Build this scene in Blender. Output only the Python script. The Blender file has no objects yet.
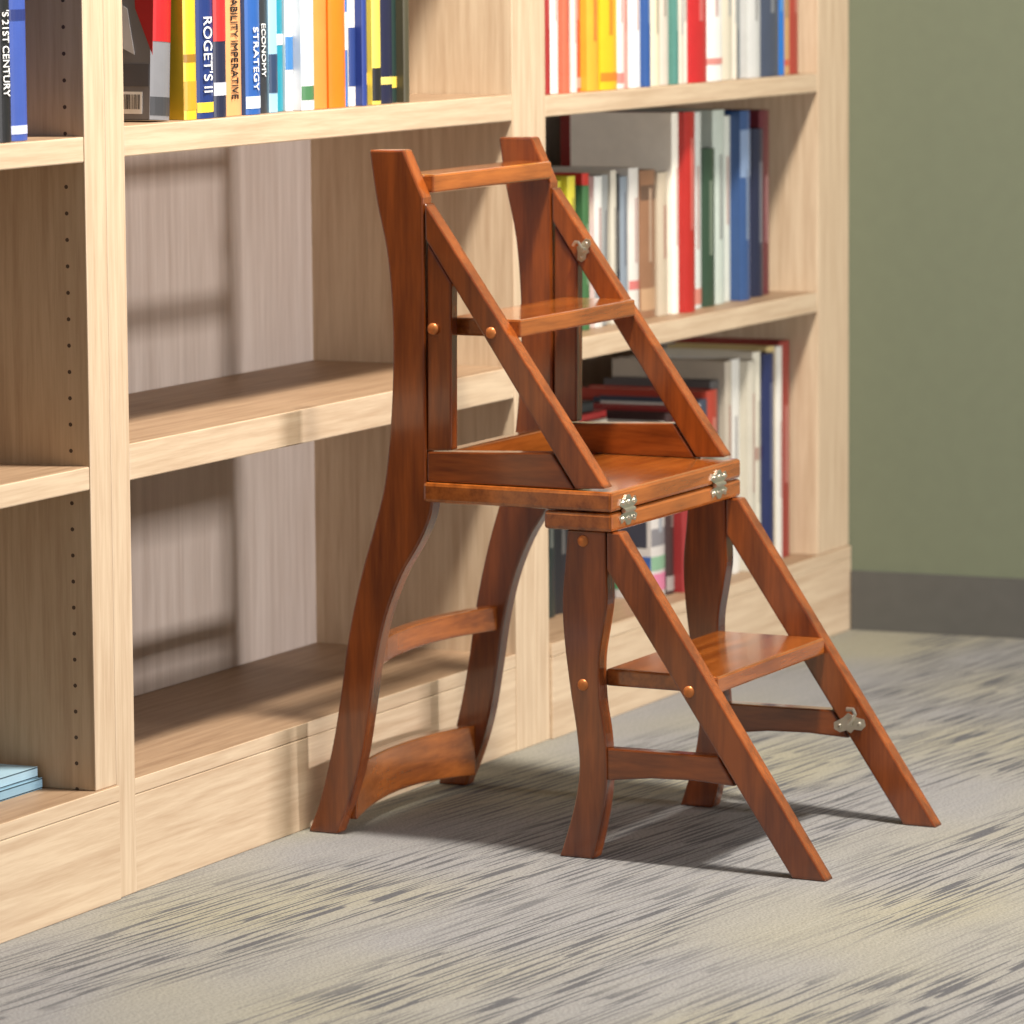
import bpy, bmesh, math, random
from mathutils import Vector, Matrix
random.seed(7)
C = bpy.context.scene
COL = C.collection
# ------------------------------------------------------------------ camera model
F = 5000.0
cX = Vector((2281, -602, 5000)).normalized()
cD = Vector((337, 42800, 5000)); cD = (cD - cD.dot(cX)*cX).normalized()
cZ = -cD
cY = cZ.cross(cX)
RT = Vector((cX.x, cY.x, cZ.x)); DN = Vector((cX.y, cY.y, cZ.y)); FW = Vector((cX.z, cY.z, cZ.z))
H = 1.0377
CAM = Vector((0, 0, H))
cam = bpy.data.cameras.new('camera'); co = bpy.data.objects.new('camera', cam); COL.objects.link(co)
m = Matrix.Identity(4)
for i in range(3):
    m[i][0] = RT[i]; m[i][1] = -DN[i]; m[i][2] = -FW[i]; m[i][3] = CAM[i]
co.matrix_world = m
cam.sensor_width = 36; cam.lens = F/1024*36; cam.clip_end = 100
cam.dof.use_dof = True; cam.dof.focus_distance = 5.4; cam.dof.aperture_fstop = 9
C.camera = co
def ray(px, py): return RT*((px-512)/F) + DN*((py-512)/F) + FW
YS = 2.586                                     # plane of the bookcase fronts
def shelf_pt(px, py, Y=YS):
    r = ray(px, py); l = Y/r.y; return (l*r.x, H+l*r.z)
def x_at(px, Y, z):
    k = (px-512)/F; dz = z-H
    return (k*(Y*FW.y+dz*FW.z)-(Y*RT.y+dz*RT.z))/(RT.x-k*FW.x)
# ------------------------------------------------------------------ materials
def lin(c):
    return tuple(((v/255)/12.92 if v/255 <= .04045 else ((v/255+.055)/1.055)**2.4) for v in c)+(1,)
def newmat(name):
    m = bpy.data.materials.new(name); m.use_nodes = True
    nt = m.node_tree; return m, nt, nt.nodes['Principled BSDF']
def plain(name, c, rough=.5, metal=0, grain=.06):
    m, nt, b = newmat(name)
    n = nt.nodes.new('ShaderNodeTexNoise'); n.inputs['Scale'].default_value = 40; n.inputs['Detail'].default_value = 4
    tc = nt.nodes.new('ShaderNodeTexCoord'); nt.links.new(tc.outputs['Object'], n.inputs['Vector'])
    r = nt.nodes.new('ShaderNodeValToRGB'); L = lin(c)
    r.color_ramp.elements[0].color = tuple(v*(1-grain*2) for v in L[:3])+(1,)
    r.color_ramp.elements[1].color = tuple(min(1, v*(1+grain)) for v in L[:3])+(1,)
    r.color_ramp.elements[0].position = .3; r.color_ramp.elements[1].position = .7
    nt.links.new(n.outputs['Fac'], r.inputs['Fac']); nt.links.new(r.outputs['Color'], b.inputs['Base Color'])
    b.inputs['Roughness'].default_value = rough; b.inputs['Metallic'].default_value = metal
    return m
def wood(name, c_dark, c_light, scale, rough=.5, coat=0., fine=1.0, pegs=False, edge=None):
    m, nt, b = newmat(name)
    tc = nt.nodes.new('ShaderNodeTexCoord')
    mp = nt.nodes.new('ShaderNodeMapping'); mp.inputs['Scale'].default_value = scale
    nt.links.new(tc.outputs['Object'], mp.inputs['Vector'])
    n1 = nt.nodes.new('ShaderNodeTexNoise'); n1.inputs['Scale'].default_value = 1; n1.inputs['Detail'].default_value = 7; n1.inputs['Distortion'].default_value = .25
    nt.links.new(mp.outputs['Vector'], n1.inputs['Vector'])
    n2 = nt.nodes.new('ShaderNodeTexNoise'); n2.inputs['Scale'].default_value = 5; n2.inputs['Detail'].default_value = 3
    nt.links.new(mp.outputs['Vector'], n2.inputs['Vector'])
    mx = nt.nodes.new('ShaderNodeMath'); mx.operation = 'MULTIPLY_ADD'; mx.inputs[1].default_value = .35*fine
    nt.links.new(n2.outputs['Fac'], mx.inputs[0]); nt.links.new(n1.outputs['Fac'], mx.inputs[2])
    r = nt.nodes.new('ShaderNodeValToRGB')
    r.color_ramp.elements[0].position = .46; r.color_ramp.elements[0].color = lin(c_dark)
    r.color_ramp.elements[1].position = .84; r.color_ramp.elements[1].color = lin(c_light)
    nt.links.new(mx.outputs[0], r.inputs['Fac']); out = r.outputs['Color']
    def M(op, a, b_=None, c=None):
        q = nt.nodes.new('ShaderNodeMath'); q.operation = op
        for i, v in enumerate((a, b_, c)):
            if v is None: continue
            if isinstance(v, (int, float)): q.inputs[i].default_value = v
            else: nt.links.new(v, q.inputs[i])
        return q.outputs[0]
    if pegs:                                    # two drilled columns of shelf-pin holes
        sp = nt.nodes.new('ShaderNodeSeparateXYZ'); nt.links.new(tc.outputs['Object'], sp.inputs[0])
        zz = M('SUBTRACT', M('MODULO', sp.outputs['Z'], .028), .014)
        dy = M('MINIMUM', M('ABSOLUTE', M('ADD', sp.outputs['Y'], .127)), M('ABSOLUTE', M('SUBTRACT', sp.outputs['Y'], .088)))
        d2 = M('ADD', M('MULTIPLY', zz, zz), M('MULTIPLY', dy, dy))
        hole = M('LESS_THAN', d2, .0022**2)
        x = nt.nodes.new('ShaderNodeMix'); x.data_type = 'RGBA'; nt.links.new(hole, x.inputs[0]); nt.links.new(out, x.inputs[6])
        x.inputs[7].default_value = lin((70, 50, 34)); out = x.outputs[2]
    if edge:                                    # varnish rubbed dark along the arrises
        bv = nt.nodes.new('ShaderNodeBevel'); bv.inputs['Radius'].default_value = .007; bv.samples = 6
        ge = nt.nodes.new('ShaderNodeNewGeometry'); dt = nt.nodes.new('ShaderNodeVectorMath'); dt.operation = 'DOT_PRODUCT'
        nt.links.new(bv.outputs['Normal'], dt.inputs[0]); nt.links.new(ge.outputs['True Normal'], dt.inputs[1])
        n3 = nt.nodes.new('ShaderNodeTexNoise'); n3.inputs['Scale'].default_value = 16; n3.inputs['Detail'].default_value = 3; nt.links.new(tc.outputs['Object'], n3.inputs['Vector'])
        f = M('MULTIPLY', M('SUBTRACT', 1., dt.outputs['Value']), M('MULTIPLY', n3.outputs['Fac'], 8.0))
        cl = nt.nodes.new('ShaderNodeClamp'); cl.inputs['Max'].default_value = .75; nt.links.new(f, cl.inputs['Value'])
        x = nt.nodes.new('ShaderNodeMix'); x.data_type = 'RGBA'; nt.links.new(cl.outputs[0], x.inputs[0]); nt.links.new(out, x.inputs[6])
        x.inputs[7].default_value = lin(edge); out = x.outputs[2]
        n4 = nt.nodes.new('ShaderNodeTexNoise'); n4.inputs['Scale'].default_value = 7; n4.inputs['Detail'].default_value = 2; nt.links.new(tc.outputs['Object'], n4.inputs['Vector'])
        r4 = nt.nodes.new('ShaderNodeValToRGB'); r4.color_ramp.elements[0].position = .3; r4.color_ramp.elements[0].color = (.74, .72, .70, 1)
        r4.color_ramp.elements[1].position = .7; r4.color_ramp.elements[1].color = (1.14, 1.16, 1.16, 1); nt.links.new(n4.outputs['Fac'], r4.inputs['Fac'])
        y = nt.nodes.new('ShaderNodeMix'); y.data_type = 'RGBA'; y.blend_type = 'MULTIPLY'; y.inputs[0].default_value = 1
        nt.links.new(out, y.inputs[6]); nt.links.new(r4.outputs['Color'], y.inputs[7]); out = y.outputs[2]
    nt.links.new(out, b.inputs['Base Color'])
    bp = nt.nodes.new('ShaderNodeBump'); bp.inputs['Strength'].default_value = .06; bp.inputs['Distance'].default_value = .002
    nt.links.new(mx.outputs[0], bp.inputs['Height']); nt.links.new(bp.outputs['Normal'], b.inputs['Normal'])
    b.inputs['Roughness'].default_value = rough; b.inputs['Coat Weight'].default_value = coat; b.inputs['Coat Roughness'].default_value = .12
    return m
OD, OL = (184, 158, 129), (205, 183, 154)
oak_v = wood('pale_oak_upright', OD, OL, (120, 120, 6), .5)
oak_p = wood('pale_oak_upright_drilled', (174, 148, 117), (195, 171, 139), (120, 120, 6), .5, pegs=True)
oak_h = wood('pale_oak_lengthwise', OD, OL, (6, 120, 120), .5)
oak_shade = wood('oak_shelf_top_shaded', (136, 108, 82), (160, 132, 104), (6, 120, 120), .5)  # oak darkened to carry the shade lying on shelves and decks
oak_b = wood('grey_oak_back', (172, 156, 144), (194, 180, 169), (60, 60, 3.0), .6)
W1, W2, ED = (102, 45, 14), (148, 74, 26), (50, 20, 7)
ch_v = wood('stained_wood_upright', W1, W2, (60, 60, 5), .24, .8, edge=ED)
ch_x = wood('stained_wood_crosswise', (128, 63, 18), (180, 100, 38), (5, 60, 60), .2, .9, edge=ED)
ch_y = wood('stained_wood_lengthwise', W1, W2, (60, 5, 60), .24, .8, edge=ED)
copper = plain('copper_stud', (200, 122, 66), .35, .5)
silver = plain('nickel', (212, 206, 190), .28, .9)
paper = plain('paper', (222, 214, 196), .9)
white = plain('white_print', (238, 238, 236), .6)
black = plain('black_print', (22, 22, 24), .6)
greenm = plain('green_paint', (102, 108, 88), .85, 0, .015)
basem = plain('grey_rubber_baseboard', (81, 80, 76), .6, 0, .03)
def carpet():
    m, nt, b = newmat('streaked_carpet')
    N = nt.nodes.new; Lk = nt.links.new
    tc = N('ShaderNodeTexCoord')
    rot = N('ShaderNodeMapping'); rot.inputs['Rotation'].default_value = (0, 0, math.radians(6)); Lk(tc.outputs['Object'], rot.inputs['Vector'])
    def noise(scale, detail, src=rot.outputs['Vector'], off=0.):
        mp = N('ShaderNodeMapping'); mp.inputs['Scale'].default_value = scale; mp.inputs['Location'].default_value = (off, off*1.7, 0); Lk(src, mp.inputs['Vector'])
        n = N('ShaderNodeTexNoise'); n.inputs['Scale'].default_value = 1; n.inputs['Detail'].default_value = detail
        Lk(mp.outputs['Vector'], n.inputs['Vector']); return n.outputs['Fac']
    def ramp(src, p0, c0, p1, c1):
        r = N('ShaderNodeValToRGB'); r.color_ramp.elements[0].position = p0; r.color_ramp.elements[0].color = c0
        r.color_ramp.elements[1].position = p1; r.color_ramp.elements[1].color = c1; Lk(src, r.inputs['Fac']); return r.outputs['Color']
    def mix(f, a, c, t='MIX'):
        x = N('ShaderNodeMix'); x.data_type = 'RGBA'; x.blend_type = t
        if isinstance(f, float): x.inputs[0].default_value = f
        else: Lk(f, x.inputs[0])
        Lk(a, x.inputs[6])
        if isinstance(c, tuple): x.inputs[7].default_value = c
        else: Lk(c, x.inputs[7])
        return x.outputs[2]
    K, W = (0, 0, 0, 1), (1, 1, 1, 1)
    base = ramp(noise((1.2, 2.0, 1), 2, off=3.), .44, lin((130, 129, 129)), .62, lin((141, 137, 120)))
    lines = ramp(noise((6.5, 215, 1), 0), .545, K, .575, W)
    patch = ramp(noise((1.0, 2.8, 1), 2, off=1.), .42, (.03, .03, .03, 1), .52, W)
    f = mix(1.0, lines, patch, 'MULTIPLY')
    c1 = mix(f, base, lin((80, 80, 83)))
    lines2 = ramp(noise((6, 200, 4), 0, off=5.), .62, K, .66, (.2, .2, .2, 1))
    c1 = mix(lines2, c1, lin((154, 152, 143)))
    grain = ramp(noise((330, 330, 330), 2), .3, (.66, .66, .66, 1), .7, (1.2, 1.2, 1.2, 1))
    c3 = mix(1.0, c1, grain, 'MULTIPLY')
    Lk(c3, b.inputs['Base Color']); b.inputs['Roughness'].default_value = .95
    bp = N('ShaderNodeBump'); bp.inputs['Strength'].default_value = .2; bp.inputs['Distance'].default_value = .002
    Lk(noise((400, 400, 400), 2), bp.inputs['Height']); Lk(bp.outputs['Normal'], b.inputs['Normal'])
    return m
carpm = carpet()
# ------------------------------------------------------------------ object helpers
LOC = {}
def link(name, bm, mat, parent=None, bevel=0., smooth=False, origin=None):
    L = Vector((0, 0, 0))
    if parent is not None: L = LOC[parent.name]
    if origin is not None: L = Vector(origin)
    bmesh.ops.translate(bm, verts=bm.verts, vec=-L)
    bmesh.ops.recalc_face_normals(bm, faces=bm.faces)
    me = bpy.data.meshes.new(name); bm.to_mesh(me); bm.free()
    me.materials.append(mat)
    if smooth:
        for p in me.polygons: p.use_smooth = True
    o = bpy.data.objects.new(name, me); COL.objects.link(o)
    if parent is not None: o.parent = parent
    else: o.location = L
    LOC[o.name] = L
    if bevel:
        b = o.modifiers.new('bevel', 'BEVEL'); b.width = bevel; b.segments = 2; b.limit_method = 'ANGLE'; b.angle_limit = math.radians(35)
    return o
def thing(name, label, cat, loc, group=None):
    o = bpy.data.objects.new(name, None); COL.objects.link(o); o.location = loc; o.empty_display_size = .1
    LOC[o.name] = Vector(loc); o['label'] = label; o['category'] = cat
    if group: o['group'] = group
    return o
def loft(bm, A, B):
    va = [bm.verts.new(p) for p in A]; vb = [bm.verts.new(p) for p in B]; n = len(A)
    bm.faces.new(va); bm.faces.new(vb[::-1])
    for i in range(n): bm.faces.new((va[i], vb[i], vb[(i+1) % n], va[(i+1) % n]))
def box(bm, x0, x1, y0, y1, z0, z1):
    loft(bm, [(x0, y0, z0), (x1, y0, z0), (x1, y1, z0), (x0, y1, z0)], [(x0, y0, z1), (x1, y0, z1), (x1, y1, z1), (x0, y1, z1)])
def bxo(name, b, mat, parent=None, bevel=0.):
    bm = bmesh.new(); box(bm, *b); return link(name, bm, mat, parent, bevel)
def cyl(bm, p, axis, r, d, seg=12):
    q = Vector((0, 0, 1)).rotation_difference(Vector(axis)).to_matrix().to_4x4()
    bmesh.ops.create_cone(bm, cap_ends=True, segments=seg, radius1=r, radius2=r, depth=d, matrix=Matrix.Translation(p) @ q)
def spl(P, n=5):
    out = []
    for i in range(len(P)-1):
        p0 = P[max(i-1, 0)]; p1 = P[i]; p2 = P[i+1]; p3 = P[min(i+2, len(P)-1)]
        for k in range(n):
            t = k/n
            out.append(tuple(.5*(2*p1[j]+(-p0[j]+p2[j])*t+(2*p0[j]-5*p1[j]+4*p2[j]-p3[j])*t*t+(-p0[j]+3*p1[j]-3*p2[j]+p3[j])*t**3) for j in (0, 1)))
    out.append(P[-1]); return out
# ------------------------------------------------------------------ setting
def struct(name, b, mat):
    o = bxo(name, b, mat); o['kind'] = 'structure'; return o
XE = 6.903
struct('floor', (-2, XE+.1, -4, 3.0, -.05, 0), carpm)
struct('wall_right', (XE, XE+.1, -4, 3.0, 0, 2.8), greenm)
struct('wall_left', (-2, XE, 2.90, 3.0, 0, 2.8), greenm)
struct('baseboard_right', (XE-.008, XE, -4, YS-.006, 0, .088), basem)
# ------------------------------------------------------------------ bookcases
def X(px, py): return shelf_pt(px, py)[0]
s1a, s1b, s1c = X(89, 400), X(110, 400), X(129, 400)
s2a, s2b, s2c = X(514, 300), X(533, 300), X(547, 300)
s3a, s3b = X(818, 300), XE-.001
YB = YS+.283; TOP = 1.95
def shade_top(o):                                   # same oak, top faces darkened: shade between shelves put into the colour
    o.data.materials.append(oak_shade)
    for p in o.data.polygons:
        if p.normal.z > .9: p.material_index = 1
def bookcase(label, xl, xli, xri, xr, shelves, base_l, base_r, pegs=False):
    t = thing('bookcase', label, 'bookcase', ((xl+xr)/2, YS+.15, 0), 'pale oak bookcases along the wall')
    zl = .125 if base_l else 0; zr = .125 if base_r else 0
    bxo('side_panel', (xl, xli, YS, YB+.016, zl, TOP), oak_v, t, .0012)
    o = bxo('side_panel', (xri, xr, YS, YB+.016, zr, TOP), oak_v, t, .0012)
    if pegs:                                     # inner face in a darker tone, with two columns of pin holes
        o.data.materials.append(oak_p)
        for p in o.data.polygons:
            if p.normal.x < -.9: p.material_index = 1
    bxo('back_panel', (xli, xri, YB, YB+.014, .125, TOP), oak_b, t)
    bl = xl+.0005 if base_l else xli+.0005; br = xr-.0005 if base_r else xri-.0005
    pr = .004 if base_r else -.001
    bxo('plinth', (bl, br, YS-pr, YS+.03, 0, .107), oak_h, t, .0012)
    shade_top(bxo('bottom_deck', (bl, br, YS-pr, YB, .1072, .125), oak_h, t, .0012))
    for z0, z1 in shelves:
        shade_top(bxo('shelf', (xli+.0005, xri-.0005, YS+.0005, YB-.0005, z0, z1), oak_h, t, .0015))
    bxo('top_board', (xli+.0005, xri-.0005, YS, YB, TOP-.03, TOP-.0005), oak_h, t, .0015)
    return t
up = [(1.16, 1.19), (1.55, 1.58)]
bookcase('pale oak bookcase at far left, mostly cut off by the frame', s1a-1.07, s1a-1.03, s1a, s1b, [(.449, .474), (.796, .823)]+up, True, True, True)
bookcase('pale oak bookcase with two empty compartments directly behind the step chair', s1b, s1c, s2a, s2b, [(.450, .490), (.798, .831)]+up, False, False)
bookcase('pale oak bookcase full of books, meeting the green wall', s2b, s2c, s3a, s3b, [(.481, .510), (.799, .826)]+up, False, True)
# ------------------------------------------------------------------ books
MC = {}
def cmat(c):
    if c not in MC: MC[c] = plain('cover_%02x%02x%02x' % c, c, .38, 0, .03)
    return MC[c]
ORD = ['first', 'second', 'third', 'fourth', 'fifth', 'sixth', 'seventh', 'eighth', 'ninth', 'tenth', 'eleventh', 'twelfth', 'thirteenth', 'fourteenth', 'fifteenth', 'sixteenth', 'seventeenth', 'eighteenth', 'nineteenth', 'twentieth', 'twenty-first', 'twenty-second', 'twenty-third', 'twenty-fourth', 'twenty-fifth', 'twenty-sixth', 'twenty-seventh', 'twenty-eighth', 'twenty-ninth', 'thirtieth']
def spine_arc(x0, x1, y0, off=0., b=None):
    w = x1-x0; b = min(.004, w*.12) if b is None else b
    return [(x0+w*t, y0+b*(2*t-1)**2-off) for t in [i/8 for i in range(9)]]
def strip(x0, x1, y0, f0, f1, z0, z1, c, name, parent):
    w = x1-x0; b = min(.004, w*.12); ts = [f0+(f1-f0)*i/6 for i in range(7)]
    ts = [min(max(t, .012), .988) for t in ts]
    P = [(x0+w*t, y0+b*(2*t-1)**2-.0004) for t in ts]+[(x0+w*t, y0+b*(2*t-1)**2+.0008) for t in ts[::-1]]
    bm = bmesh.new(); loft(bm, [(p, q, z0) for p, q in P], [(p, q, z1) for p, q in P]); link(name, bm, cmat(c), parent)
def book(label, group, x0, x1, y0, z, h, d, c, bands=(), lean=0., title=None, marks=False, patches=()):
    base = ((x1 if lean else (x0+x1)/2), y0+d/2, z)
    th = .0018; w = x1-x0
    A = spine_arc(x0, x1, y0)
    inner = [(x1-th, y0+d), (x1-th, y0+.008), (x0+th, y0+.008), (x0+th, y0+d)]
    prof = [(x0, y0+d)]+A+[(x1, y0+d)]+inner
    bm = bmesh.new(); loft(bm, [(a, b, z) for a, b in prof], [(a, b, z+h) for a, b in prof])
    o = link('book', bm, cmat(c), None, origin=base)
    o['label'] = label; o['category'] = 'book'; o['group'] = group
    bm = bmesh.new(); box(bm, x0+th, x1-th, y0+.008, y0+d-.004, z+.003, z+h-.003); link('pages', bm, paper, o)
    for (a, b_, cc) in bands:
        if marks: cc = tuple(int(.45*u+.55*v) for u, v in zip(c, cc))
        strip(x0, x1, y0, 0, 1, z+h*a, z+h*b_, cc, 'spine_band', o)
    if marks:                                    # printed title bar on the spine
        lum = sum(c)/3; cc = (222, 216, 200) if lum < 120 else random.choice(((60, 56, 60), (120, 50, 46), (60, 80, 110), (90, 84, 74)))
        cc = tuple(int(.66*u+.34*v) for u, v in zip(c, cc))
        a = random.uniform(.28, .42); l = random.uniform(.35, .52); f = random.uniform(.36, .42)
        strip(x0, x1, y0, f, 1-f, z+h*a, z+h*(a+l), cc, 'spine_label', o)
    for (a0, a1, b0, b1, cc) in patches:
        bm = bmesh.new(); box(bm, x0-.0004, x0, y0+a0, y0+a1, z+b0, z+b1); link('cover_print', bm, cmat(cc), o)
    if title:
        txt, size, zend, tc, st = title
        cu = bpy.data.curves.new('t', 'FONT'); cu.body = txt; cu.size = size; cu.extrude = .0003; cu.align_x = 'LEFT'; cu.align_y = 'CENTER'; cu.space_word = .8
        to = bpy.data.objects.new('t', cu); COL.objects.link(to)
        bpy.context.view_layer.update()
        me = bpy.data.meshes.new_from_object(to.evaluated_get(bpy.context.evaluated_depsgraph_get()))
        bpy.data.objects.remove(to)
        bm = bmesh.new(); bm.from_mesh(me); bpy.data.meshes.remove(me)
        xs = [v.co.x for v in bm.verts]; ys = [v.co.y for v in bm.verts]; ym = (min(ys)+max(ys))/2; xm = max(xs)
        for v in bm.verts:
            a, b_, e = v.co; u = st*(b_-ym)
            v.co = ((x0+x1)/2+u, y0-.0008-e, zend+xm-a)
        link('spine_title', bm, tc, o)
    if lean: o.rotation_euler = (0, lean, 0)
    return o
def row(place, group, Yb, z, items, xmax=None, marks=False):
    for i, it in enumerate(items):
        p0, p1, h, c, desc = it[:5]; ex = it[5] if len(it) > 5 else {}
        yb = Yb+random.uniform(-.008, .008)
        x0 = x_at(p0, Yb, z)+.0004; x1 = x_at(p1, Yb, z)-.0004
        if xmax: x1 = min(x1, xmax)
        book('%s, %s from left on the %s' % (desc, ORD[i], place), group, x0, x1, yb+ex.get('s', 0), z+.0004, h, ex.get('d', random.uniform(.15, .2)), c, ex.get('b', ()), ex.get('lean', 0), ex.get('t'), marks, ex.get('p', ()))
WH, CR, RD, DR, NV, BL, YE, ORG, BK, GY, TE, TN, GN, PK = (222, 220, 212), (214, 202, 174), (184, 38, 34), (120, 28, 34), (24, 34, 74), (50, 90, 165), (236, 200, 50), (232, 120, 40), (26, 26, 30), (130, 134, 138), (30, 130, 150), (178, 140, 96), (40, 84, 60), (222, 150, 130)
# far left, upper shelf
row('upper left shelf', 'books on the upper shelf at far left', YS+.010, .823, [
    (-3, 12.5, .235, BK, 'black book with white lettering', {'t': ("'S 21ST CENTURY", .0116, .870, white, 1.6)}),
    (13, 33, .225, (60, 84, 160), 'blue book with a darker band', {'b': [(.03, .07, (190, 196, 222)), (.55, .6, (36, 50, 110))]})])
# middle, upper shelf
rowB = [
    (153, 173, .25, (122, 122, 126), 'leaning grey paperback with red top and barcode', {'lean': math.radians(3.6), 'd': .17, 'b': [(.34, .98, (176, 28, 34)), (.02, .1, (60, 60, 64))]}),
    (181, 194, .21, (222, 184, 44), 'mustard yellow book', {'b': [(.3, .34, (150, 110, 30)), (.05, .2, (200, 150, 40))]}),
    (194, 211, .22, (26, 48, 108), 'navy book with large white lettering', {'b': [(.03, .08, (230, 200, 60))], 't': ("ROGET'S II", .0185, .86, white, 1.5)}),
    (211, 224, .24, (30, 34, 60), 'dark book with a red block', {'b': [(.35, .9, (196, 38, 40)), (.1, .16, (200, 200, 210))]}),
    (224, 244, .23, (224, 160, 104), 'soft orange book with black lettering', {'t': ('STABILITY IMPERATIVE', .0126, .850, black, 1.8)}),
    (244, 259, .225, (38, 88, 160), 'mid blue book with white lettering', {'b': [(.03, .09, (210, 220, 230))], 't': ('STRATEGY', .0150, .858, white, 1.15)}),
    (259, 272, .23, (46, 48, 54), 'slim charcoal book with white lettering', {'t': ('ECONOMY', .0122, .872, white, 1.15)}),
    (272, 281, .22, (150, 190, 214), 'pale blue book', {'b': [(.1, .3, (40, 60, 90))]}),
    (281, 292, .21, (28, 138, 160), 'teal book', {'b': [(.36, .42, (220, 230, 230))]}),
    (292, 300, .235, (228, 232, 236), 'thin white book with a blue band', {'b': [(.2, .36, (60, 120, 180))]}),
    (300, 313, .23, (218, 222, 226), 'white book with a green mark', {'b': [(.05, .12, (70, 120, 80))]}),
    (313, 328, .225, (232, 136, 62), 'apricot book', {}),
    (328, 345, .24, (236, 118, 24), 'bright orange book', {}),
    (345, 351, .22, (60, 110, 180), 'thin blue book', {'b': [(.3, .5, (230, 230, 230))]}),
    (351, 358, .23, (236, 232, 220), 'thin cream book', {'b': [(.1, .4, (40, 60, 120))]}),
    (358, 363, .21, (40, 60, 130), 'very thin royal blue book', {}),
    (363, 372, .235, (34, 34, 40), 'black book with yellow band', {'b': [(.1, .16, (232, 196, 60))]}),
    (372, 381, .215, (228, 206, 90), 'pale yellow book', {'b': [(.02, .2, (30, 30, 34))]}),
    (381, 395, .225, (28, 30, 58), 'midnight blue book', {'b': [(.1, .14, (220, 200, 110))]}),
    (395, 402, .22, (30, 50, 46), 'dark green book', {'b': [(.08, .14, (224, 196, 80))]}),
    (402, 408, .22, (70, 66, 50), 'thin olive-brown book', {})]
row('middle upper shelf', 'books on the upper shelf of the middle bookcase', YS+.014, .831, rowB)
lb = [o for o in COL.objects if o.get('label', '').startswith('leaning grey')][0]
Lb = LOC[lb.name]; bw = x_at(173, YS+.014, .831)-x_at(153, YS+.014, .831)
xl = Lb.x-bw+.0004
bm = bmesh.new(); box(bm, xl-.0004, xl, Lb.y-.072, Lb.y-.036, Lb.z+.006, Lb.z+.030); link('barcode_panel', bm, white, lb)
bm = bmesh.new(); y = Lb.y-.069
while y < Lb.y-.040:
    w = random.choice((.0006, .001, .0015)); box(bm, xl-.0007, xl-.0003, y, y+w, Lb.z+.011, Lb.z+.027); y += w+random.choice((.0007, .0012))
link('barcode_lines', bm, black, lb)
def tri(pts, name, mt):
    bm = bmesh.new(); loft(bm, [(xl-.0005, Lb.y+a, Lb.z+b) for a, b in pts], [(xl, Lb.y+a, Lb.z+b) for a, b in pts]); link(name, bm, mt, lb)
tri([(-.084, .07), (-.084, .245), (-.05, .245), (-.062, .12)], 'cover_stripe', cmat((176, 28, 34)))
tri([(-.062, .07), (-.052, .12), (-.02, .14), (-.02, .10), (-.04, .08)], 'cover_stripe', cmat((206, 206, 210)))
tri([(-.080, .036), (-.080, .060), (-.03, .060), (-.03, .036)], 'cover_stripe', cmat((86, 86, 92)))
# right, upper shelf
row('right upper shelf', 'books on the upper shelf of the right bookcase', YS+.012, .826, [
    (549, 554, .22, (150, 40, 40), 'thin dark red book'), (554, 563, .23, WH, 'white book'),
    (563, 570, .225, (214, 100, 74), 'coral book'), (570, 576, .22, (222, 206, 196), 'thin blush book'), (576, 588, .23, (208, 84, 54), 'brick orange book', {'b': [(.02, .08, WH)]}),
    (588, 600, .215, (236, 162, 52), 'amber book'), (600, 617, .225, (240, 180, 34), 'golden yellow book', {'b': [(.05, .1, (200, 80, 40))]}),
    (617, 625, .23, (232, 214, 206), 'pale pink book', {'b': [(.03, .09, (200, 60, 50))]}), (625, 632, .22, (214, 150, 140), 'rose pink book'), (632, 642, .22, (232, 232, 230), 'bright white book'),
    (642, 648, .235, (44, 80, 140), 'thin blue book'), (648, 658, .23, (218, 206, 178), 'cream book'), (658, 670, .22, (206, 196, 182), 'oatmeal book'),
    (670, 676, .22, (80, 130, 120), 'sea green book'), (676, 682, .22, (210, 200, 184), 'thin linen-coloured book'), (682, 690, .22, (230, 222, 208), 'ivory book'),
    (690, 706, .235, (182, 36, 40), 'thick red book'), (706, 722, .225, (228, 228, 222), 'thick white book', {'b': [(.1, .14, (190, 60, 50))]}),
    (722, 732, .23, (196, 188, 168), 'beige book'), (732, 739, .225, (214, 206, 190), 'thin bone-coloured book'), (739, 747, .22, (60, 74, 84), 'thin slate book'),
    (747, 760, .23, (196, 196, 192), 'silver grey book'), (760, 777, .22, (66, 74, 92), 'dark slate blue book'),
    (777, 787, .23, (30, 110, 190), 'vivid blue book'), (787, 797, .21, (190, 150, 100), 'tan book', {'b': [(.06, .1, RD)]}),
    (797, 806, .24, (150, 60, 48), 'rust brown book')], s3a-.002, True)
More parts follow.
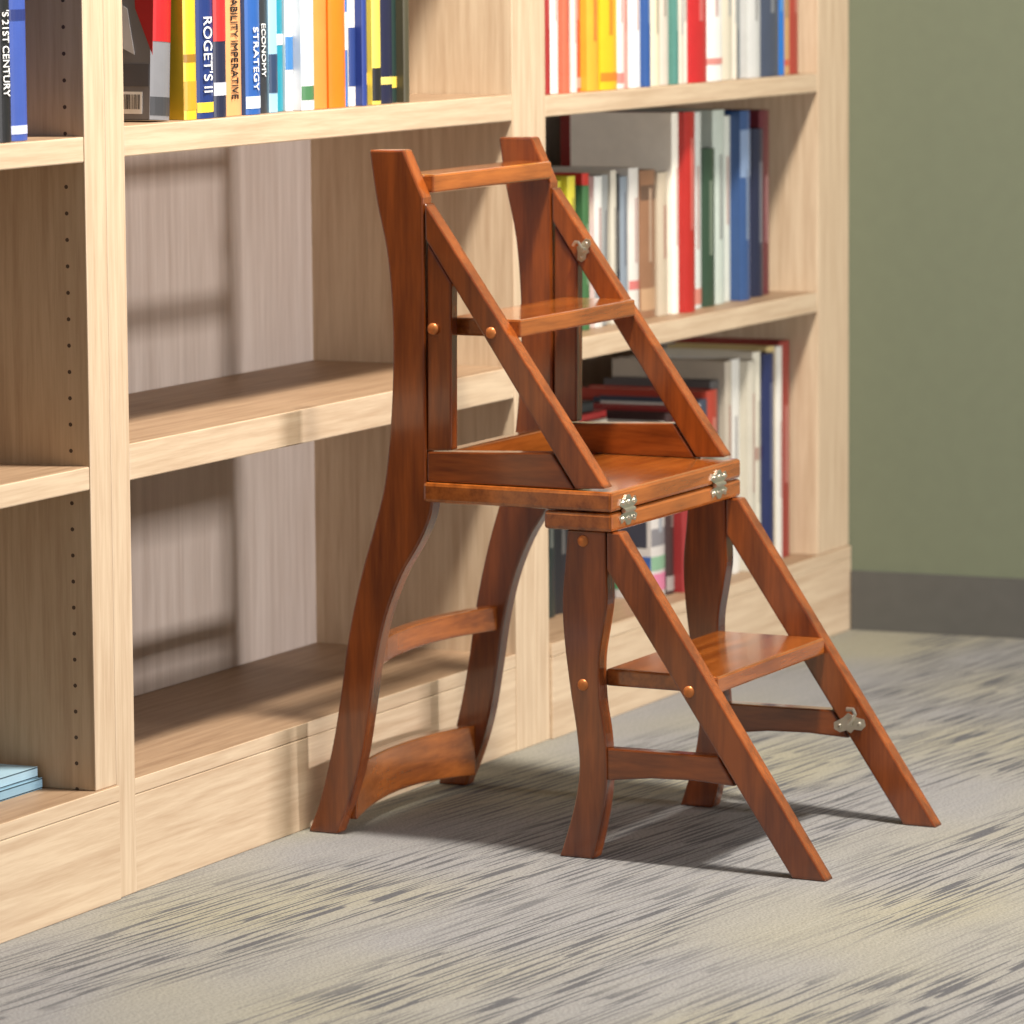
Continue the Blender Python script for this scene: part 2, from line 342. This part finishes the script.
# right, middle shelf
row('right middle shelf', 'books on the middle shelf of the right bookcase', YS+.045, .510, [
    (553, 566, .2, (196, 190, 60), 'lime yellow book', {'b': [(.1, .2, (40, 60, 50))]}), (566, 574, .205, (190, 180, 56), 'olive yellow book'),
    (574, 582, .2, (40, 60, 70), 'dark teal book'), (582, 589, .19, (60, 100, 60), 'green book'), (589, 596, .205, (190, 50, 40), 'short red book', {'b': [(.7, .8, YE)]}),
    (596, 604, .2, (206, 206, 200), 'short white book', {'b': [(.1, .3, (60, 60, 64))]}), (604, 611, .2, (140, 142, 140), 'short grey book', {'lean': .035, 's': .004}),
    (614, 620, .205, (196, 190, 174), 'short beige book'), (620, 625, .2, (40, 42, 48), 'short black book'), (625, 633, .195, (130, 140, 150), 'short blue-grey book'),
    (633, 643, .205, (206, 202, 194), 'short off-white book', {'b': [(.2, .26, RD)]}), (643, 658, .2, (140, 102, 76), 'short brown book', {'b': [(.05, .2, (210, 180, 140)), (.8, .9, (60, 50, 46))]}),
    (658, 668, .195, (186, 172, 150), 'short tan book'), (668, 675, .275, (236, 230, 216), 'tall pale book', {'s': -.008}), (675, 686, .275, (170, 38, 34), 'tall red book', {'s': -.012}),
    (686, 693, .24, (216, 180, 174), 'pink-white book'), (693, 704, .272, (206, 210, 204), 'tall white book', {'b': [(.02, .1, (190, 60, 40))]}),
    (704, 716, .22, (48, 70, 54), 'dark green book'), (716, 728, .272, (186, 196, 186), 'pale grey-green book'), (728, 738, .262, (204, 208, 198), 'pale sage-white book'),
    (738, 748, .268, (50, 78, 124), 'tall blue book', {'b': [(.65, .9, (180, 194, 210))]}), (748, 756, .265, (206, 212, 214), 'narrow white book'),
    (756, 766, .24, (32, 36, 60), 'navy book'), (766, 776, .265, (92, 34, 44), 'maroon book')], s3a-.002, True)
# right, bottom deck
DB = {'s': .06, 'd': .16}
row('right bottom shelf', 'books on the bottom shelf of the right bookcase', YS+.03, .125, [
    (560, 576, .225, (30, 32, 40), 'black book beside the bare end', DB), (576, 590, .225, (44, 46, 50), 'soot grey book', DB), (590, 602, .225, (36, 46, 44), 'dark pine green book', DB),
    (602, 618, .225, (34, 34, 38), 'jet black book', DB), (618, 630, .225, (50, 42, 42), 'charcoal book', DB),
    (630, 646, .225, (40, 44, 56), 'blue-black book', DB), (646, 658, .225, (56, 32, 32), 'dark oxblood book', DB),
    (658, 672, .24, (196, 190, 184), 'magazine-like book with pink and green printed cover', {'d': .19, 'b': [(.04, .14, (206, 60, 120)), (.16, .24, (70, 140, 90)), (.3, .4, (60, 60, 70))], 'p': [(.004, .045, .012, .034, (206, 60, 120)), (.045, .075, .012, .04, (70, 140, 90)), (.004, .03, .038, .058, (60, 90, 150)), (.03, .07, .044, .062, (214, 150, 60)), (.01, .06, .07, .11, (60, 60, 70)), (.01, .06, .12, .15, (190, 150, 140)), (.005, .07, .18, .21, (160, 50, 50))]}),
    (672, 680, .25, (60, 40, 40), 'dark brown book', {'b': [(.02, .1, WH)]}), (680, 690, .255, (140, 44, 44), 'crimson book', {'b': [(.6, .75, WH)]}),
    (690, 700, .255, (206, 202, 196), 'white book with red band', {'b': [(.7, .8, RD)]}), (700, 707, .26, (60, 66, 80), 'thin slate book'), (707, 718, .27, (160, 60, 46), 'rust red book', {'b': [(.4, .5, (220, 215, 205))]}),
    (718, 727, .28, (84, 80, 80), 'dark slate book'), (727, 734, .305, (176, 166, 150), 'thin tall brown-grey book'), (734, 746, .305, (214, 212, 204), 'tall white book'), (746, 754, .30, (190, 184, 168), 'tall stone-coloured book'),
    (754, 762, .31, (214, 208, 190), 'tall cream book', {'b': [(.5, .56, (120, 60, 50))]}), (762, 772, .305, (36, 44, 84), 'tall navy book'),
    (772, 780, .312, (196, 174, 120), 'tall straw-coloured book'), (780, 786, .31, (210, 206, 196), 'tall thin white book'), (786, 797, .315, (132, 42, 38), 'tall dark red book')], s3a-.002, True)
def flat_book(x0, x1, y0, d, z, t, c, pc, label, group):
    bm = bmesh.new(); cv = .0016
    for zz in (0, t-cv): box(bm, x0, x1, y0, y0+d, z+zz, z+zz+cv)
    box(bm, x0, x1, y0, y0+.0018, z+.0005, z+t-.0005)
    b = link('book', bm, cmat(c), None, origin=((x0+x1)/2, y0+d/2, z)); b['label'] = label; b['category'] = 'book'; b['group'] = group
    bm = bmesh.new(); box(bm, x0+.003, x1-.0008, y0+.0018, y0+d-.003, z+cv, z+t-cv); link('pages', bm, cmat(pc), b)
zf = .3509
for k, (a, b_, t, c, nm) in enumerate([(566, 652, .015, (50, 46, 50), 'dark flat book lying across the upright black books, bottom shelf of right bookcase'), (572, 648, .010, (206, 198, 180), 'cream flat book second in the lying pile, bottom shelf of right bookcase'), (568, 650, .011, (158, 44, 44), 'red flat book third in the lying pile, bottom shelf of right bookcase'), (570, 640, .014, (40, 44, 48), 'black flat book topmost of the lying pile, bottom shelf of right bookcase')]):
    flat_book(x_at(a, YS+.03, .125), x_at(b_, YS+.03, .125), YS+.085+.004*k, .15, zf, t, c, (190, 182, 164), nm, 'books lying flat on the bottom shelf')
    zf += t+.0003
for k, (yy, c, lab) in enumerate([(0, (130, 166, 186), 'lower pale blue book lying flat in the bottom of the far left bookcase'), (.004, (156, 188, 204), 'upper pale blue book lying flat on another in the far left bookcase')]):
    x1 = s1a-.006-k*.003
    flat_book(x1-.22, x1, YS+.062+yy, .16, .1254+k*.0122, .0118, c, (180, 196, 204), lab, 'pale blue books lying flat')
# ------------------------------------------------------------------ the step chair
def xn(Y): return 4.850+.097*Y          # outer face of the near side
def xf(Y): return 5.220+.090*Y          # inner face of the far side
T = .024
def LP(px, py):                          # profile point (Y, z) read on the near side
    r = ray(px, py); l = 4.850/(r.x-.097*r.y); return (l*r.y, H+l*r.z)
def FP(px, py):
    r = ray(px, py); l = 5.220/(r.x-.090*r.y); return (l*r.y, H+l*r.z)
ch = thing('step_chair', 'reddish-brown wooden library chair unfolded into a four-step ladder', 'step chair', (5.27, 2.25, 0))
def P(pts, foot=()):
    out = [LP(*p) for p in pts]
    return [(y, 0.0 if i in foot else z) for i, (y, z) in enumerate(out)]
def sides(name, prof, mat, inset=0., t=T, bevel=.002):
    for f in (0, 1):
        bm = bmesh.new(); fx = xf if f else xn
        a = inset
        loft(bm, [(fx(y)+a, y, z) for y, z in prof], [(fx(y)+t-a, y, z) for y, z in prof])
        link(name, bm, mat, ch, bevel)
def cross(name, y0, y1, z0, z1, mat, a=T, b=0., bevel=.0025):
    bm = bmesh.new()
    q = [(xn(y0)+a, y0), (xf(y0)+b, y0), (xf(y1)+b, y1), (xn(y1)+a, y1)]
    loft(bm, [(x, y, z0) for x, y in q], [(x, y, z1) for x, y in q]); return link(name, bm, mat, ch, bevel)
back = spl([(369, 150), (376, 200), (386, 250), (391, 300), (392.5, 350), (391.5, 400), (388, 450), (383, 490), (373, 530), (362, 570), (353, 610), (346, 650), (341, 690), (335, 730), (328, 765), (318, 805), (308, 832)])
front = spl([(337, 833.5), (350, 800), (361, 760), (369, 710), (376, 660), (386, 615), (401, 575), (418, 545), (429, 520), (433, 500)])
pr = P(back+front) + [(LP(426, 483)[0], .4143), LP(425, 400), LP(424, 300), LP(423, 198), LP(403, 150)]
pr = [(y, 0.0 if i in (len(back)-1, len(back)) else z) for i, (y, z) in enumerate(pr)]
sides('rear_post', pr, ch_v, bevel=.0025)
sides('upper_stringer', [LP(424.5, 203), LP(605, 489), LP(575, 489), LP(425, 239)], ch_v)
sides('upright', P([(426, 243), (450, 283), (450, 451), (426, 451)]), ch_v, .003)
ZB = .4152
sides('seat_rail', [LP(426.5, 452), LP(551, 453), (LP(574, 489)[0], ZB+.0004), (LP(426.5, 483)[0], ZB+.0004)], ch_y, .001)
Yf, Yb = LP(613, 492)[0], LP(424, 483)[0]
Ym = LP(545, 520)[0]
def board(name, y0, y1, z0, z1, mat):
    bm = bmesh.new(); e = .004
    q = [(xn(y0)-e, y0), (xf(y0)+T+e, y0), (xf(y1)+T+e, y1), (xn(y1)-e, y1)]
    loft(bm, [(x, y, z0) for x, y in q], [(x, y, z1) for x, y in q]); return link(name, bm, mat, ch, .004)
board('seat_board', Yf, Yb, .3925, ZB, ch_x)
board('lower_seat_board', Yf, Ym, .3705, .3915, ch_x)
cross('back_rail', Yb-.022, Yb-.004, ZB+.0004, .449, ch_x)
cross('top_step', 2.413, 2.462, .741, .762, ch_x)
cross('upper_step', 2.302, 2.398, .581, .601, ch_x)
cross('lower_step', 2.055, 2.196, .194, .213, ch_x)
legL = spl([(567, 533), (565, 560), (562, 600), (564, 640), (570, 690), (576, 730), (579, 765), (576, 795), (569, 825), (559, 858)])
legR = spl([(593, 860), (599, 835), (605, 800), (607, 770), (605, 735), (600, 700), (599, 660), (604, 625), (607, 600), (606, 570), (605.5, 533)])
pr = P(legL+legR); n = len(legL)
pr = [(y, 0.0 if i in (n-1, n) else (.3703 if i in (0, len(pr)-1) else z)) for i, (y, z) in enumerate(pr)]
sides('front_leg', pr, ch_v, bevel=.0025)
a, b_, c_, d_, e_ = LP(606.5, 534), LP(619, 534), LP(826, 881), LP(792, 877), LP(606.5, 570)
sides('lower_stringer', [(a[0], .3703), (b_[0], .3703), (c_[0], 0), (d_[0], 0), e_], ch_v)
sides('foot_rail', P([(606, 749), (717, 757), (734, 787), (690, 781), (650, 779), (606, 781)]), ch_y, .002)
def curved(name, yc, bulge, z0, z1, arch=0., t=.016):
    bm = bmesh.new(); n = 16; rings = []
    for i in range(n+1):
        u = i/n; k = 1-(2*u-1)**2; y = yc+bulge*k
        x = (xn(y)+T)*(1-u)+xf(y)*u
        rings.append([bm.verts.new(p) for p in ((x, y-t/2, z0+arch*k), (x, y+t/2, z0+arch*k), (x, y+t/2, z1+arch*.2*k), (x, y-t/2, z1+arch*.2*k))])
    for i in range(n):
        for j in range(4): bm.faces.new((rings[i][j], rings[i][(j+1) % 4], rings[i+1][(j+1) % 4], rings[i+1][j]))
    bm.faces.new(rings[0]); bm.faces.new(rings[-1][::-1])
    link(name, bm, ch_x, ch, .002)
curved('back_slat', 2.500, .022, .194, .224, .002)
curved('back_slat', 2.532, .020, .014, .076, .008)
for px, py in ((433, 329), (491, 333), (583, 541), (583, 685), (689, 692)):
    y, z = LP(px, py)
    for far in (0, 1):
        bm = bmesh.new(); x = xf(y)+T if far else xn(y)
        bmesh.ops.create_uvsphere(bm, u_segments=16, v_segments=10, radius=.0068, matrix=Matrix.Translation((x, y, z)) @ Matrix.Diagonal((.55, 1, 1, 1)))
        link('screw_cap', bm, copper, ch, smooth=True)
# butterfly hinges joining the two seat boards
for u in (.040, .310):
    xc = xn(Yf)+u; bm = bmesh.new(); y = Yf-.0008; zc = .392
    cyl(bm, Vector((xc, y-.0012, zc)), (1, 0, 0), .0026, .030, 12)
    for s in (-1, 1):
        W = [(-.020, .014), (-.025, .007), (-.015, .003), (-.008, 0), (.008, 0), (.015, .003), (.025, .007), (.020, .014), (.010, .0115), (.004, .017), (-.004, .017), (-.010, .0115)]
        loft(bm, [(xc+a, y-.0008, zc+s*b_) for a, b_ in W], [(xc+a, y+.0007, zc+s*b_) for a, b_ in W])
        for q in (-.0155, 0, .0155):
            bmesh.ops.create_uvsphere(bm, u_segments=10, v_segments=6, radius=.0026, matrix=Matrix.Translation((xc+q, y-.0006, zc+s*.0090)))
    h = link('hinge', bm, silver, ch); h['label'] = 'nickel butterfly hinge on seat edge'
# hook-and-plate catches on the inner face of the far stringers
for px, py, up_ in ((584, 250, True), (850, 724, False)):
    y, z = FP(px, py); x = xf(y)-.0010; bm = bmesh.new()
    if up_:
        ang = math.radians(-68); sc = .68
    else:
        ang = math.radians(-8); sc = .95
    def R(a, b_): return (y+sc*(a*math.cos(ang)-b_*math.sin(ang)), z+sc*(a*math.sin(ang)+b_*math.cos(ang)))
    plate = [(-.021, -.004), (-.014, -.009), (-.005, -.007), (0, -.011), (.005, -.007), (.014, -.009), (.021, -.004), (.020, .004), (.012, .007), (.007, .009), (0, .014), (-.007, .009), (-.012, .007), (-.020, .004)]
    q = [R(a, b_) for a, b_ in plate]
    loft(bm, [(x-.0008, a, b_) for a, b_ in q], [(x+.0008, a, b_) for a, b_ in q])
    for s in (-.013, .013):
        a, b_ = R(s, -.001); bmesh.ops.create_uvsphere(bm, u_segments=10, v_segments=6, radius=.0030*sc, matrix=Matrix.Translation((x-.001, a, b_)))
    a, b_ = R(0, .001); cyl(bm, Vector((x-.003, a, b_)), (1, 0, 0), .0048*sc, .006, 12)
    pts = [R(.000, .001), R(-.006, .006), R(-.010, .012), R(-.008, .018), R(-.001, .019)]
    for (a0, b0), (a1, b1) in zip(pts, pts[1:]):
        v = Vector((0, a1-a0, b1-b0)); cyl(bm, Vector((x-.004, (a0+a1)/2, (b0+b1)/2)), v, .0027*sc, v.length*1.25, 8)
    h = link('catch', bm, silver, ch); h['label'] = 'nickel hook catch on stringer'
# ------------------------------------------------------------------ light
def area(name, loc, target, sx, sy, power, col):
    l = bpy.data.lights.new(name, 'AREA'); l.shape = 'RECTANGLE'; l.size = sx; l.size_y = sy; l.energy = power; l.color = col
    o = bpy.data.objects.new(name, l); COL.objects.link(o); o.location = loc
    o.rotation_euler = (Vector(target)-Vector(loc)).to_track_quat('-Z', 'Y').to_euler(); return o
area('ceiling_spot_light', (4.9, 1.8, 2.75), (5.3, 2.0, .2), .26, .26, 142, (1, .93, .83))
area('window_light', (5.1, -2.6, .72), (5.35, 2.6, .6), .45, .34, 205, (1, .96, .95))
area('ceiling_fill_light', (4.2, 1.0, 2.75), (5.3, 1.2, 0), 2.4, 1.0, 9, (1, .96, .9))
w = bpy.data.worlds.new('world'); C.world = w; w.use_nodes = True
bg = w.node_tree.nodes['Background']; bg.inputs['Color'].default_value = (.96, .95, 1, 1); bg.inputs['Strength'].default_value = .22
C.view_settings.view_transform = 'Standard'
